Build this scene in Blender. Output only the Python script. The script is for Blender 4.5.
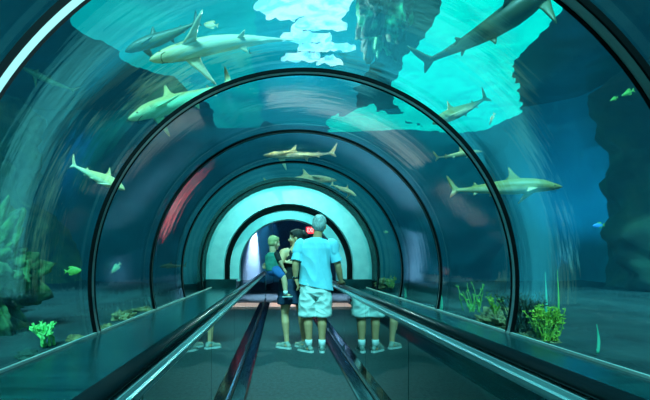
import bpy, bmesh, math, random
from mathutils import Vector, Matrix, Euler, noise
for o in list(bpy.data.objects): bpy.data.objects.remove(o)
sc = bpy.context.scene
COL = sc.collection
R_ = math.radians
PI = math.pi
F = 480.0
EYE = 1.2

# ---------------------------------------------------------------- camera, world, light, exposure
cam = bpy.data.cameras.new('camera'); co = bpy.data.objects.new('camera', cam); COL.objects.link(co)
co.location = (0, 0, EYE); co.rotation_euler = (R_(90), 0, 0)
cam.sensor_width = 36; cam.sensor_fit = 'HORIZONTAL'; cam.lens = F / 650 * 36
cam.shift_x = 45 / 650; cam.shift_y = 60 / 650
cam.clip_start = 0.05
sc.camera = co
w = bpy.data.worlds.new('world'); sc.world = w; w.use_nodes = True
w.node_tree.nodes['Background'].inputs[0].default_value = (0.0, 0.10, 0.16, 1)
w.node_tree.nodes['Background'].inputs[1].default_value = 0.5
sc.view_settings.view_transform = 'Standard'; sc.view_settings.look = 'None'
sc.view_settings.gamma = 1; sc.view_settings.use_curve_mapping = False
sc.view_settings.exposure = 0.0
sc.cycles.transparent_max_bounces = 40
sc.cycles.max_bounces = 10
sc.cycles.glossy_bounces = 6
sc.cycles.sample_clamp_indirect = 6

def lamp(name, kind, loc, target, energy, color, **kw):
    l = bpy.data.lights.new(name, kind); l.energy = energy; l.color = color
    for k, v in kw.items(): setattr(l, k, v)
    o = bpy.data.objects.new(name, l); COL.objects.link(o); o.location = loc
    o.rotation_euler = (Vector(target) - Vector(loc)).to_track_quat('-Z', 'Y').to_euler()
    return o
lamp('sun', 'SUN', (0, -4, 9), (0.35, 0.2, 4), 7.0, (0.30, 1.0, 1.0), angle=R_(12))
lamp('blue_floodlight', 'SPOT', (5.6, 9.6, 1.0), (7.6, 12.3, 3.3), 800, (0.08, 0.72, 1.0), spot_size=R_(52), spot_blend=1.0, shadow_soft_size=0.1)
lamp('rock_floodlight', 'SPOT', (-2.2, 1.2, 4.3), (-5.2, 6.5, 2.2), 600, (0.15, 1.0, 0.65), spot_size=R_(110), spot_blend=1.0, shadow_soft_size=0.1)  # unseen fill, added to bring out the left rock wall
lamp('ledge_uplight', 'SPOT', (1.6, 1.2, 0.75), (-0.85, 2.05, 2.45), 1500, (0.45, 1.0, 1.0), spot_size=R_(60), spot_blend=1.0, shadow_soft_size=0.03)  # unseen lamp added to whiten the left side of the near hoop
lamp('tank_lamp', 'POINT', (0.3, 8.2, 4.7), (0, 0, 0), 420, (0.75, 1.0, 0.85), shadow_soft_size=0.0)  # sizeless lamp added to brighten the far cream sharks
lamp('hall_spot', 'SPOT', (-0.50, 15.9, 2.65), (-0.85, 15.7, 0.6), 1500, (0.55, 0.82, 1.0), spot_size=R_(75), spot_blend=0.8, shadow_soft_size=0.05)
lamp('hall_ceiling_lamp', 'POINT', (0.6, 15.2, 3.1), (0, 0, 0), 50, (0.12, 0.50, 0.8), shadow_soft_size=0.1)  # added fill that lifts the dark back wall of the hall
lamp('hall_blue_spot', 'SPOT', (-0.3, 18.5, 3.3), (-0.3, 19.0, 2.2), 60, (0.05, 0.6, 1.0), spot_size=R_(35), spot_blend=1.0, shadow_soft_size=0.05)
lamp('landing_spot', 'SPOT', (0.19, 12.9, 2.3), (0.19, 12.85, 0), 260, (1.0, 0.72, 0.62), spot_size=R_(60), spot_blend=0.5, shadow_soft_size=0.05)
lamp('portal_spot', 'SPOT', (0.19, 8.6, 2.55), (0.19, 10.4, 1.7), 185, (0.22, 1.0, 0.98), spot_size=R_(120), spot_blend=1.0, shadow_soft_size=0.1)

# ---------------------------------------------------------------- helpers
def P(px, py, D): return Vector(((px - 280) / F * D, D, EYE - (py - 260) / F * D))

def tag(o, label=None, cat=None, group=None, kind=None):
    if label: o['label'] = label
    if cat: o['category'] = cat
    if group: o['group'] = group
    if kind: o['kind'] = kind
    return o
def empty(name, loc=(0, 0, 0), rot=(0, 0, 0)):
    o = bpy.data.objects.new(name, None); COL.objects.link(o); o.location = loc; o.rotation_euler = rot
    o.empty_display_size = 0.1
    return o
def obj(name, bm, m=None, parent=None, smooth=True):
    me = bpy.data.meshes.new(name)
    bmesh.ops.recalc_face_normals(bm, faces=bm.faces)
    bm.to_mesh(me); bm.free()
    if smooth:
        for p in me.polygons: p.use_smooth = True
    if m:
        for q in (m if isinstance(m, (list, tuple)) else [m]): me.materials.append(q)
    o = bpy.data.objects.new(name, me); COL.objects.link(o)
    if parent: o.parent = parent
    return o

class N:   # node builder
    def __init__(s, name):
        s.m = bpy.data.materials.new(name); s.m.use_nodes = True
        s.t = s.m.node_tree; s.n = s.t.nodes; s.n.clear()
        s.out = s.n.new('ShaderNodeOutputMaterial')
    def a(s, t, ins=None, **kw):
        q = s.n.new(t)
        for k, v in kw.items(): setattr(q, k, v)
        for k, v in (ins or {}).items():
            if isinstance(v, bpy.types.NodeSocket): s.t.links.new(v, q.inputs[k])
            else: q.inputs[k].default_value = v
        return q
    def end(s, sock): s.t.links.new(sock, s.out.inputs[0]); return s.m
def c4(c): return (c[0], c[1], c[2], 1)

def mat(name, c1, c2=None, rough=0.6, metal=0.0, scale=6.0, stretch=(1, 1, 1), bump=0.0, bscale=None, lo=0.35, hi=0.65, spec=0.5, detail=4.0, coords='Object'):
    b = N(name)
    tc = b.a('ShaderNodeTexCoord'); mp = b.a('ShaderNodeMapping', {0: tc.outputs[coords], 3: stretch})
    pr = b.a('ShaderNodeBsdfPrincipled', {'Roughness': rough, 'Metallic': metal, 'Specular IOR Level': spec})
    if c2:
        nz = b.a('ShaderNodeTexNoise', {'Vector': mp.outputs[0], 'Scale': scale, 'Detail': detail})
        cr = b.a('ShaderNodeValToRGB', {0: nz.outputs[0]})
        e = cr.color_ramp.elements; e[0].position = lo; e[1].position = hi; e[0].color = c4(c1); e[1].color = c4(c2)
        b.t.links.new(cr.outputs[0], pr.inputs['Base Color'])
    else: pr.inputs['Base Color'].default_value = c4(c1)
    if bump:
        n2 = b.a('ShaderNodeTexNoise', {'Vector': mp.outputs[0], 'Scale': bscale or scale, 'Detail': 5.0})
        bp = b.a('ShaderNodeBump', {'Strength': bump, 'Height': n2.outputs[0], 'Distance': 0.05})
        b.t.links.new(bp.outputs[0], pr.inputs['Normal'])
    return b.end(pr.outputs[0])
def emit(name, c, s, c2=None, scale=3):
    b = N(name); e = b.a('ShaderNodeEmission', {0: c4(c), 1: s})
    if c2:
        tc = b.a('ShaderNodeTexCoord')
        nz = b.a('ShaderNodeTexNoise', {'Vector': tc.outputs['Object'], 'Scale': scale, 'Detail': 5.0, 'Distortion': 1.5})
        cr = b.a('ShaderNodeValToRGB', {0: nz.outputs[0]}); el = cr.color_ramp.elements
        el[0].position = .42; el[1].position = .6; el[0].color = c4(c); el[1].color = c4(c2)
        b.t.links.new(cr.outputs[0], e.inputs[0])
    return b.end(e.outputs[0])
def clear_mat(name, tint, ior, bump=0.0, stretch=(1, 1, 1), scale=2.0, gl=(1, 1, 1), rough=0.0, boost=1.0, most=1.0):
    b = N(name)
    tr = b.a('ShaderNodeBsdfTransparent', {0: c4(tint)})
    g = b.a('ShaderNodeBsdfGlossy', {0: c4(gl), 'Roughness': rough})
    ge = b.a('ShaderNodeNewGeometry')      # same reflectance entering and leaving the sheet
    io = b.a('ShaderNodeMapRange', {0: ge.outputs['Backfacing'], 3: ior, 4: 1 / ior})
    fr = b.a('ShaderNodeFresnel', {0: io.outputs[0]})
    if bump:
        tc = b.a('ShaderNodeTexCoord'); mp = b.a('ShaderNodeMapping', {0: tc.outputs['Object'], 3: stretch})
        nz = b.a('ShaderNodeTexNoise', {'Vector': mp.outputs[0], 'Scale': scale, 'Detail': 3.0})
        bp = b.a('ShaderNodeBump', {'Strength': bump, 'Height': nz.outputs[0], 'Distance': 0.05})
        b.t.links.new(bp.outputs[0], g.inputs['Normal'])
    mq = b.a('ShaderNodeMath', {0: fr.outputs[0], 1: boost}, operation='MULTIPLY', use_clamp=True)
    mu = b.a('ShaderNodeMath', {0: mq.outputs[0], 1: most}, operation='MINIMUM')
    mx = b.a('ShaderNodeMixShader', {0: mu.outputs[0], 1: tr.outputs[0], 2: g.outputs[0]})
    return b.end(mx.outputs[0])

def box(bm, x0, x1, y0, y1, z0, z1, bev=0.0):
    vs = [bm.verts.new((x, y, z)) for z in (z0, z1) for y in (y0, y1) for x in (x0, x1)]
    fs = [(0, 2, 3, 1), (4, 5, 7, 6), (0, 1, 5, 4), (2, 6, 7, 3), (0, 4, 6, 2), (1, 3, 7, 5)]
    F_ = [bm.faces.new([vs[i] for i in f]) for f in fs]
    if bev:
        es = set(e for f in F_ for e in f.edges)
        bmesh.ops.bevel(bm, geom=list(es), offset=bev, segments=2, affect='EDGES')
def profile(bm, pts, y0, y1, ny=1):   # closed profile in (x,z) swept along y
    rings = [[bm.verts.new((x, y0 + (y1 - y0) * k / ny, z)) for x, z in pts] for k in range(ny + 1)]
    n = len(pts)
    for k in range(ny):
        for i in range(n): bm.faces.new((rings[k][i], rings[k][(i + 1) % n], rings[k + 1][(i + 1) % n], rings[k + 1][i]))
    bm.faces.new(rings[0]); bm.faces.new(list(reversed(rings[-1])))
AX, AZ, RT = 0.187, 1.013, 1.70
def arc_solid(bm, r0, r1, y0, y1, a0, a1, n=72, ny=1):
    # annular arc (radii r0<r1) around the tunnel axis, solid
    G = []
    for k in range(n + 1):
        a = a0 + (a1 - a0) * k / n; c, s = math.cos(a), math.sin(a)
        G.append([bm.verts.new((AX + r * c, y, AZ + r * s)) for r, y in
                  [(r0, y0 + (y1 - y0) * j / ny) for j in range(ny + 1)] + [(r1, y1 + (y0 - y1) * j / ny) for j in range(ny + 1)]])
    m = len(G[0])
    for k in range(n):
        for i in range(m): bm.faces.new((G[k][i], G[k][(i + 1) % m], G[k + 1][(i + 1) % m], G[k + 1][i]))
    bm.faces.new(G[0]); bm.faces.new(list(reversed(G[-1])))
def capsule(bm, p0, p1, r0, r1, n=12, m=4):
    p0, p1 = Vector(p0), Vector(p1); d = p1 - p0
    if d.length < 1e-6: d = Vector((0, 0, 1e-4))
    q = d.to_track_quat('Z', 'Y'); rings = []
    for k in range(m + 1):
        t = PI / 2 * (1 - k / m)
        rings.append((p0 - d.normalized() * r0 * math.sin(t), r0 * math.cos(t)))
    for k in range(m + 1):
        t = PI / 2 * k / m
        rings.append((p1 + d.normalized() * r1 * math.sin(t), r1 * math.cos(t)))
    loft(bm, [(c, r, r) for c, r in rings], n, q)
def loft(bm, rings, n=20, quat=None):
    # rings: (centre, rx, ry[, quat]) ; zero-radius rings close to a point
    prev = None
    for g in rings:
        c, rx, ry = g[0], g[1], g[2]; q = g[3] if len(g) > 3 else quat
        if max(rx, ry) < 1e-5: cur = [bm.verts.new(c)]
        else:
            cur = []
            for i in range(n):
                v = Vector((rx * math.cos(2 * PI * i / n), ry * math.sin(2 * PI * i / n), 0))
                if q: v = q @ v
                cur.append(bm.verts.new(Vector(c) + v))
        if prev:
            if len(prev) == 1 and len(cur) > 1:
                for i in range(n): bm.faces.new((prev[0], cur[(i + 1) % n], cur[i]))
            elif len(cur) == 1 and len(prev) > 1:
                for i in range(n): bm.faces.new((prev[i], prev[(i + 1) % n], cur[0]))
            elif len(cur) > 1:
                for i in range(n): bm.faces.new((prev[i], prev[(i + 1) % n], cur[(i + 1) % n], cur[i]))
        elif len(cur) > 1: bm.faces.new(list(reversed(cur)))
        prev = cur
    if len(prev) > 1: bm.faces.new(prev)
def ell(bm, c, r, rot=None, n=20, m=12):
    M = (rot.to_matrix() if rot else Matrix.Identity(3))
    rings = []
    g = bmesh.ops.create_uvsphere(bm, u_segments=n, v_segments=m, radius=1)
    for v in g['verts']:
        v.co = M @ Vector((v.co.x * r[0], v.co.y * r[1], v.co.z * r[2])) + Vector(c)
def tube(bm, pts, rad, n=8):
    for i in range(len(pts) - 1):
        r0 = rad[i] if isinstance(rad, (list, tuple)) else rad
        r1 = rad[i + 1] if isinstance(rad, (list, tuple)) else rad
        capsule(bm, pts[i], pts[i + 1], r0, r1, n, 3)
def remesh(name, bm, voxel, m, parent, smooth=2, wrinkle=0.0, wscale=(6, 6, 3), cut=None):
    me = bpy.data.meshes.new('tmp'); bmesh.ops.recalc_face_normals(bm, faces=bm.faces); bm.to_mesh(me); bm.free()
    t = bpy.data.objects.new('tmp', me); COL.objects.link(t)
    md = t.modifiers.new('r', 'REMESH'); md.mode = 'VOXEL'; md.voxel_size = voxel; md.use_smooth_shade = True
    if smooth:
        s = t.modifiers.new('s', 'SMOOTH'); s.factor = 0.5; s.iterations = smooth
    dg = bpy.context.evaluated_depsgraph_get(); dg.update()
    me2 = bpy.data.meshes.new_from_object(t.evaluated_get(dg)); me2.name = name
    bpy.data.objects.remove(t); bpy.data.meshes.remove(me)
    if wrinkle:
        nr = [v.normal.copy() for v in me2.vertices]
        for v, nn in zip(me2.vertices, nr):
            c = v.co; h = noise.noise(Vector((c.x * wscale[0], c.y * wscale[1], c.z * wscale[2] + c.x * 3)))
            h = 1 - 2 * abs(h)
            v.co = c + nn * h * wrinkle
    if cut:
        b2 = bmesh.new(); b2.from_mesh(me2)
        for pc, pn in cut:
            r = bmesh.ops.bisect_plane(b2, geom=b2.verts[:] + b2.edges[:] + b2.faces[:], plane_co=pc, plane_no=pn, clear_outer=True)
            bmesh.ops.holes_fill(b2, edges=[e for e in b2.edges if e.is_boundary], sides=0)
        b2.to_mesh(me2); b2.free()
    me2.materials.clear(); me2.materials.append(m)
    for p in me2.polygons: p.use_smooth = True; p.material_index = 0
    o = bpy.data.objects.new(name, me2); COL.objects.link(o)
    if parent: o.parent = parent
    return o

# ---------------------------------------------------------------- materials
M_acrylic = clear_mat('clear_acrylic', (0.90, 0.985, 0.99), 1.5, bump=0.045, stretch=(0.3, 2.4, 0.3), scale=2.6, boost=1.1, most=0.34, gl=(0.7, 1, 1))
M_acrylic2 = clear_mat('filmed_acrylic', (0.90, 0.98, 0.98), 1.5, bump=0.10, stretch=(1, 0.25, 1), scale=1.6, boost=0.5, most=0.06, gl=(0.55, 1, 1))  # reflection turned down in the far bays to lose the mirrored portal
M_hoop = mat('hoop_steel', (0.42, 0.50, 0.50), rough=0.3, metal=0.35, scale=20)
M_gasket = mat('black_gasket', (0.002, 0.003, 0.004), rough=0.8, spec=0.1)
M_belt = mat('belt_rubber', (0.008, 0.032, 0.035), (0.028, 0.072, 0.076), rough=0.55, scale=30, stretch=(1, 0.6, 1), bump=0.2, bscale=90, detail=8)
M_deck = mat('ledge_deck', (0.002, 0.022, 0.028), (0.010, 0.080, 0.088), rough=0.20, scale=2.0, stretch=(1, 14, 1), bump=0.03, bscale=6, detail=8)
M_edge = mat('pale_edge_trim', (0.7, 0.85, 0.8), rough=0.4)
M_rail = mat('handrail_rubber', (0.004, 0.008, 0.010), rough=0.28)
M_steel = mat('brushed_steel', (0.30, 0.42, 0.44), (0.42, 0.56, 0.58), rough=0.22, metal=1.0, scale=3, stretch=(30, 0.5, 30))
M_prof = mat('satin_profile', (0.30, 0.50, 0.54), (0.45, 0.68, 0.70), rough=0.3, metal=0.5, scale=3, stretch=(30, 0.5, 30))
M_steel_d = mat('dark_steel', (0.05, 0.10, 0.12), (0.09, 0.16, 0.18), rough=0.25, metal=0.8, scale=4, stretch=(30, 0.5, 30))
M_skirt = mat('skirt_steel', (0.06, 0.12, 0.15), (0.16, 0.26, 0.30), rough=0.16, metal=1.0, scale=3, stretch=(8, 1.5, 8), bump=0.05, bscale=5)
M_glass = clear_mat('smoked_glass', (0.22, 0.45, 0.45), 1.55, boost=1.6, gl=(0.9, 1, 1), bump=0.012, stretch=(1, 1, 0.3), scale=3)
M_fascia = mat('dark_fascia', (0.02, 0.05, 0.055), (0.035, 0.08, 0.085), rough=0.5, scale=20)
M_portal = mat('portal_plaster', (0.34, 0.72, 0.76), (0.46, 0.84, 0.86), rough=0.45, scale=5, bump=0.03)
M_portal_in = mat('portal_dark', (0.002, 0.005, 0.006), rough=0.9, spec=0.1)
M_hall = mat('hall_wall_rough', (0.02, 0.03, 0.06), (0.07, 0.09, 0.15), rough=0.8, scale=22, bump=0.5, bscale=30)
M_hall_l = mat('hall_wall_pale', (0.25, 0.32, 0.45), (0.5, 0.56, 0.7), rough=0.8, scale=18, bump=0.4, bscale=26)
M_hfloor = mat('hall_carpet', (0.02, 0.035, 0.05), (0.035, 0.055, 0.07), rough=0.9, scale=40)
M_plate = mat('landing_plate', (0.62, 0.55, 0.52), (0.72, 0.64, 0.60), rough=0.45, scale=12, stretch=(1, 8, 1))
M_sand = mat('tank_sand', (0.004, 0.024, 0.030), (0.018, 0.055, 0.060), rough=0.9, scale=2.2, bump=0.4, bscale=7, detail=8)
M_rockL = mat('algae_rock', (0.015, 0.07, 0.05), (0.12, 0.24, 0.10), rough=0.9, scale=1.6, bump=0.9, bscale=4, detail=9)
M_rockR = mat('dark_rock', (0.01, 0.035, 0.035), (0.03, 0.09, 0.06), rough=0.9, scale=1.5, bump=0.8, bscale=4, detail=9)
M_tankwall = mat('blue_tank_wall', (0.006, 0.17, 0.27), (0.012, 0.22, 0.33), rough=0.9, scale=0.7, bump=0.1, bscale=3)
M_rockcol = mat('coral_rock', (0.004, 0.04, 0.02), (0.07, 0.20, 0.06), rough=0.85, scale=7, bump=0.9, bscale=10, detail=9)
M_brown = mat('brown_rock', (0.10, 0.08, 0.03), (0.42, 0.36, 0.16), rough=0.9, scale=16, bump=0.8, bscale=24)
M_roof = mat('dark_roof', (0.004, 0.016, 0.02), rough=0.9)
M_water = clear_mat('water_surface', (0.85, 0.97, 0.97), 1.20, bump=0.9, stretch=(1, 1, 1), scale=1.2, boost=1.0)
M_sky_cyan = emit('cyan_daylight', (0.0, 1.0, 0.80), 1.3, (0.0, 0.80, 0.68), 1.2)
M_sky_white = emit('white_daylight', (0.6, 0.98, 1.0), 2.0, (0.20, 0.7, 0.85), 2.5)
M_sky_teal = emit('teal_daylight', (0.0, 0.36, 0.40), 1.0, (0.0, 0.50, 0.48), 0.35)
M_sky_blue = emit('deep_daylight', (0.0, 0.26, 0.36), 1.0, (0.0, 0.38, 0.46), 0.35)

def struct(name, bm, m, parent=None, smooth=False):
    o = obj(name, bm, m, parent, smooth)
    if not parent: o['kind'] = 'structure'
    return o

# ---------------------------------------------------------------- tunnel shell
YB, YP = -3.2, 10.2      # tunnel back, portal
ZL = 0.61                # ledge height
WU = 1.66
A0 = -math.asin((AZ - ZL) / RT); A1 = PI - A0
step = 1.77
hoops = [2.12 + step * k for k in range(-3, 5)]     # 2.12, 3.89, 5.66, 7.43, 9.2
ys = [YB] + hoops + [YP]
for i in range(len(ys) - 1):
    bm = bmesh.new(); arc_solid(bm, RT, RT + 0.05, ys[i] + 0.012, ys[i + 1] - 0.012, A0, A1, 96, 4)
    struct('window_%d' % (i + 1), bm, M_acrylic2 if i >= len(ys) - 3 else M_acrylic, smooth=False)
    me = bpy.data.objects['window_%d' % (i + 1)].data
    for p in me.polygons: p.use_smooth = True
    bpy.data.objects['window_%d' % (i + 1)].modifiers.new('e', 'EDGE_SPLIT').split_angle = R_(40)
for i, y in enumerate(hoops):
    hw = 0.068 if y < 4.5 else 0.045; gk = 0.012 if y < 4.5 else 0.006
    bm = bmesh.new(); arc_solid(bm, RT - 0.010, RT + 0.014, y - hw, y - 0.012, A0, A1, 96)
    o = struct('trim_%d' % (i + 1), bm, M_hoop)
    for a, b in ((y - 0.012, y - 0.012 + gk * 1.8), (y - hw - gk, y - hw)):
        bm = bmesh.new(); arc_solid(bm, RT - 0.014, RT + 0.015, a, b, A0, A1, 96); obj('gasket', bm, M_gasket, o, False)

# ledges, left and right
for s, nm in ((-1, 'left'), (1, 'right')):
    bm = bmesh.new()
    pts = [(AX + s * 0.705, 0.0), (AX + s * 0.705, ZL), (AX + s * WU, ZL), (AX + s * WU, 0.0)]
    profile(bm, pts, YB, 14.2)
    struct('wall_%s' % nm, bm, [M_deck])
    bm = bmesh.new()
    box(bm, *sorted((AX + s * (WU - 0.02), AX + s * (WU - 0.002))), YB, YP, ZL, ZL + 0.016)
    struct('trim_ledge_edge_%s' % nm, bm, M_edge)
# floor
bm = bmesh.new(); box(bm, AX - 1.66, AX + 1.66, YB, 13.4, -0.2, -0.03); struct('floor', bm, M_fascia)
bm = bmesh.new(); box(bm, -4, 4.4, 13.4, 19.2, -0.2, 0.0); struct('floor_hall', bm, M_hfloor)
bm = bmesh.new(); box(bm, AX - 0.47, AX + 0.47, 12.26, 13.4, -0.03, 0.004, 0); 
o = obj('landing_plate', bm, M_plate, None, False); tag(o, 'pale pinkish metal landing plate across the far end of the walkway', 'landing plate')

# ---------------------------------------------------------------- portal arches
def arch(name, y0, y1, r0, r1, zb, m, hw=None):
    # flat arch: half ring on straight jambs down to zb
    bm = bmesh.new(); n = 64; G = []
    prof = []
    for k in range(n + 1):
        a = PI * k / n; prof.append(((math.cos(a), math.sin(a)), None))
    rows = []
    def row(c, s, z0=None):
        q = []
        for r, y in ((r0, y0), (r0, y1), (r1, y1), (r1, y0)):
            q.append(bm.verts.new((AX + r * c, y, AZ + r * s if z0 is None else z0)))
        rows.append(q)
    row(1, 0, zb)
    for k in range(n + 1): row(math.cos(PI * k / n), math.sin(PI * k / n))
    row(-1, 0, zb)
    for k in range(len(rows) - 1):
        for i in range(4): bm.faces.new((rows[k][i], rows[k][(i + 1) % 4], rows[k + 1][(i + 1) % 4], rows[k + 1][i]))
    bm.faces.new(rows[0]); bm.faces.new(list(reversed(rows[-1])))
    o = struct(name, bm, m); return o
arch('wall_portal_outer', 10.2, 10.42, 1.385, 1.77, ZL + 0.18, M_portal)
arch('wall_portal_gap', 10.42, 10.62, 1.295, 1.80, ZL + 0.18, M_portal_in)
arch('wall_portal_inner', 10.62, 11.0, 1.09, 1.75, ZL + 0.12, M_portal)
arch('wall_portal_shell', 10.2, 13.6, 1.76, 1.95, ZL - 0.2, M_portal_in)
for s, nm in ((-1, 'left'), (1, 'right')):
    bm = bmesh.new(); box(bm, *sorted((AX + s * 1.12, AX + s * 1.77)), 10.2, 11.0, ZL, ZL + 0.18); struct('trim_plinth_%s' % nm, bm, M_deck)

# hall beyond
def wallbox(name, m, *a):
    bm = bmesh.new(); box(bm, *a); return struct(name, bm, m)
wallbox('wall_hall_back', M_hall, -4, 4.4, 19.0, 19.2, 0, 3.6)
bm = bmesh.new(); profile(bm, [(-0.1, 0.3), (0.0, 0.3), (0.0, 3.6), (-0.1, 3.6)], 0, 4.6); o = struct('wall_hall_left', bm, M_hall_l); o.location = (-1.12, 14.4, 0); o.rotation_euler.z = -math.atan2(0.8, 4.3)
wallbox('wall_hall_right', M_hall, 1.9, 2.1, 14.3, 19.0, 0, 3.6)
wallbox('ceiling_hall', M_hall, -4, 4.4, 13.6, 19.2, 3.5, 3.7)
# entrance wall behind the camera
bm = bmesh.new(); box(bm, AX - 1.95, AX + 1.95, YB - 0.2, YB, 0, 3.1); struct('wall_entrance', bm, M_portal)

# ---------------------------------------------------------------- tank
ZS = EYE - 0.64
def grid(bm, f, nu, nv):
    g = [[bm.verts.new(f(i / nu, j / nv)) for j in range(nv + 1)] for i in range(nu + 1)]
    for i in range(nu):
        for j in range(nv): bm.faces.new((g[i][j], g[i + 1][j], g[i + 1][j + 1], g[i][j + 1]))
def fb(v, o=4): return noise.fractal(v, 1.0, 2.0, o)
for s, nm, xe in ((-1, 'left', -8.5), (1, 'right', 9.5)):
    def f(u, v, s=s, xe=xe):
        x = (AX + s * (WU + 0.0)) * (1 - u) + xe * u; y = -4 + 17.5 * v
        return (x, y, ZS + 0.05 * min(1, u * 8) * fb(Vector((x * 1.1, y * 1.1, s))) - 0.02 + 0.25 * u * u)
    bm = bmesh.new(); grid(bm, f, 40, 100); struct('ground_tank_%s' % nm, bm, M_sand, smooth=True)
def fl(u, v):
    y = -4 + 17.6 * u; z = ZS - 0.1 + 4.9 * v
    d = fb(Vector((y * 0.45, z * 0.6, 3.1)), 6)
    return (-5.6 - 1.6 * v + 1.0 * d + 0.5 * math.sin(y * 0.5), y, z)
bm = bmesh.new(); grid(bm, fl, 150, 50); struct('wall_tank_left', bm, M_rockL, smooth=True)
def fr(u, v):
    y = -4 + 17.6 * u; z = ZS - 0.1 + 4.9 * v
    k = max(0, min(1, (12.2 - y) / 2.0))      # rocky near part, smooth blue wall farther off
    d = fb(Vector((y * 0.5, z * 0.6, 9.1)), 6)
    return (8.0 + (-1.0 + 1.1 * d) * k - 2.2 * max(0, (y - 11.2) / 2.3) ** 2, y, z)
bm = bmesh.new(); grid(bm, fr, 150, 50)
bm.faces.ensure_lookup_table()
for f_ in bm.faces:
    if f_.calc_center_median().y < 11.3: f_.material_index = 1
struct('wall_tank_right', bm, [M_tankwall, M_rockR], smooth=True)
def fe(u, v):
    x = -9 + 19 * u; z = ZS - 0.1 + 4.9 * v
    return (x, 13.3 + 0.25 * fb(Vector((x * .5, z * .5, 5))), z)
bm = bmesh.new(); grid(bm, fe, 190, 80)
bmesh.ops.delete(bm, geom=[f_ for f_ in bm.faces if math.hypot(f_.calc_center_median().x - AX, max(0, f_.calc_center_median().z - AZ)) < 1.84], context='FACES')
struct('wall_tank_end', bm, M_tankwall, smooth=True)

# water surface and the glowing daylight shapes above it
ZW, ZK = 4.5, 4.75
def fw(u, v):
    x = -9 + 19 * u; y = -5 + 19 * v
    return (x, y, ZW + 0.05 * fb(Vector((x * 0.9, y * 0.9, 1)), 3))
bm = bmesh.new(); grid(bm, fw, 160, 200)
o = struct('water_surface', bm, M_water, smooth=True)
def sky_poly(name, pts, m, z, wob=0.12, seed=0):
    # glowing sheet in the shape of surface daylight; ripples put into its outline
    Q = []
    for i in range(len(pts)):
        a, b = P(*pts[i], 1.0), P(*pts[(i + 1) % len(pts)], 1.0)
        a, b = [Vector((q.x * (z - EYE) / (q.z - EYE), q.y * (z - EYE) / (q.z - EYE))) for q in (a, b)]
        L = (b - a).length; n = max(2, int(L / 0.035))
        for k in range(n):
            q = a.lerp(b, k / n); t = Vector((q.x * 2.2, q.y * 1.0, seed))
            q = q + Vector((.05 * fb(Vector((q.x * 9, q.y * 4, seed + 3)), 3), .10 * fb(Vector((q.x * 9, q.y * 4, seed + 9)), 3)))
            Q.append((q.x + wob * fb(t, 5), q.y + 1.8 * wob * fb(t + Vector((7, 3, 0)), 5)))
    bm = bmesh.new(); vs = [bm.verts.new((x, y, z)) for x, y in Q]
    f_ = bm.faces.new(vs)
    r = bmesh.ops.extrude_face_region(bm, geom=[f_])
    for v in r['geom']:
        if isinstance(v, bmesh.types.BMVert): v.co.z += 0.06
    bmesh.ops.triangulate(bm, faces=[q for q in bm.faces if len(q.verts) > 4])
    return struct(name, bm, m)
sky_poly('window_roof_light_1', [(462, -60), (600, -60), (566, 4), (535, 38), (512, 66), (515, 92), (522, 112), (480, 132), (440, 134), (402, 118), (392, 86), (412, 56), (436, 22)], M_sky_cyan, ZK, 0.12, 1)
sky_poly('window_roof_light_2', [(262, -60), (362, -60), (348, 10), (340, 22), (268, 18), (252, 8)], M_sky_white, ZK, 0.10, 2)
for i, (a, b, c, d) in enumerate([(292, 346, 24, 31), (284, 330, 37, 42), (300, 352, 47, 51), (286, 318, 56, 60), (322, 340, 62, 65)]):
    sky_poly('window_roof_light_%d' % (i + 3), [(a, c), ((a + b) / 2, c - 2), (b, c), (b + 3, d), ((a + b) / 2, d + 1), (a - 4, d)], M_sky_white, ZK - 0.02, 0.05, 3 + i)
sky_poly('window_roof_light_8', [(48, -60), (262, -60), (250, 60), (262, 130), (246, 168), (222, 160), (212, 110), (178, 78), (120, 62), (110, 46), (78, 26)], M_sky_teal, ZK + 0.1, 0.16, 9)
sky_poly('window_roof_light_9', [(240, -60), (400, -60), (385, 40), (350, 95), (372, 148), (318, 140), (262, 120), (248, 60)], M_sky_blue, ZK + 0.2, 0.16, 10)
sky_poly('window_roof_light_10', [(330, 120), (372, 108), (430, 128), (420, 160), (370, 176), (320, 168)], M_sky_cyan, ZK + 0.02, 0.3, 12)
wallbox('ceiling_tank', M_roof, -10, 11, 5.6, 21, ZK + 0.6, ZK + 0.8)


b = N('tank_water')
vs_ = b.a('ShaderNodeVolumeScatter', {0: (0.05, 0.6, 1.0, 1), 1: 0.024, 2: 0.3}); va_ = b.a('ShaderNodeVolumeAbsorption', {0: (0.30, 0.80, 0.97, 1), 1: 0.075})
ad = b.a('ShaderNodeAddShader', {0: vs_.outputs[0], 1: va_.outputs[0]}); b.t.links.new(ad.outputs[0], b.out.inputs['Volume'])
bm = bmesh.new(); pts = [(-8.4, ZS + 0.02), (AX - 1.72, ZS + 0.02), (AX - 1.72, ZL)]
for k in range(49):
    a = A1 + (A0 - A1) * k / 48; pts.append((AX + 1.77 * math.cos(a), AZ + 1.77 * math.sin(a)))
pts += [(AX + 1.72, ZL), (AX + 1.72, ZS + 0.02), (9.4, ZS + 0.02), (9.4, ZW - 0.08), (-8.4, ZW - 0.08)]
profile(bm, pts, -4, 13.2)
o = obj('tank_water', bm, b.m, None, False); o['kind'] = 'structure'
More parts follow.
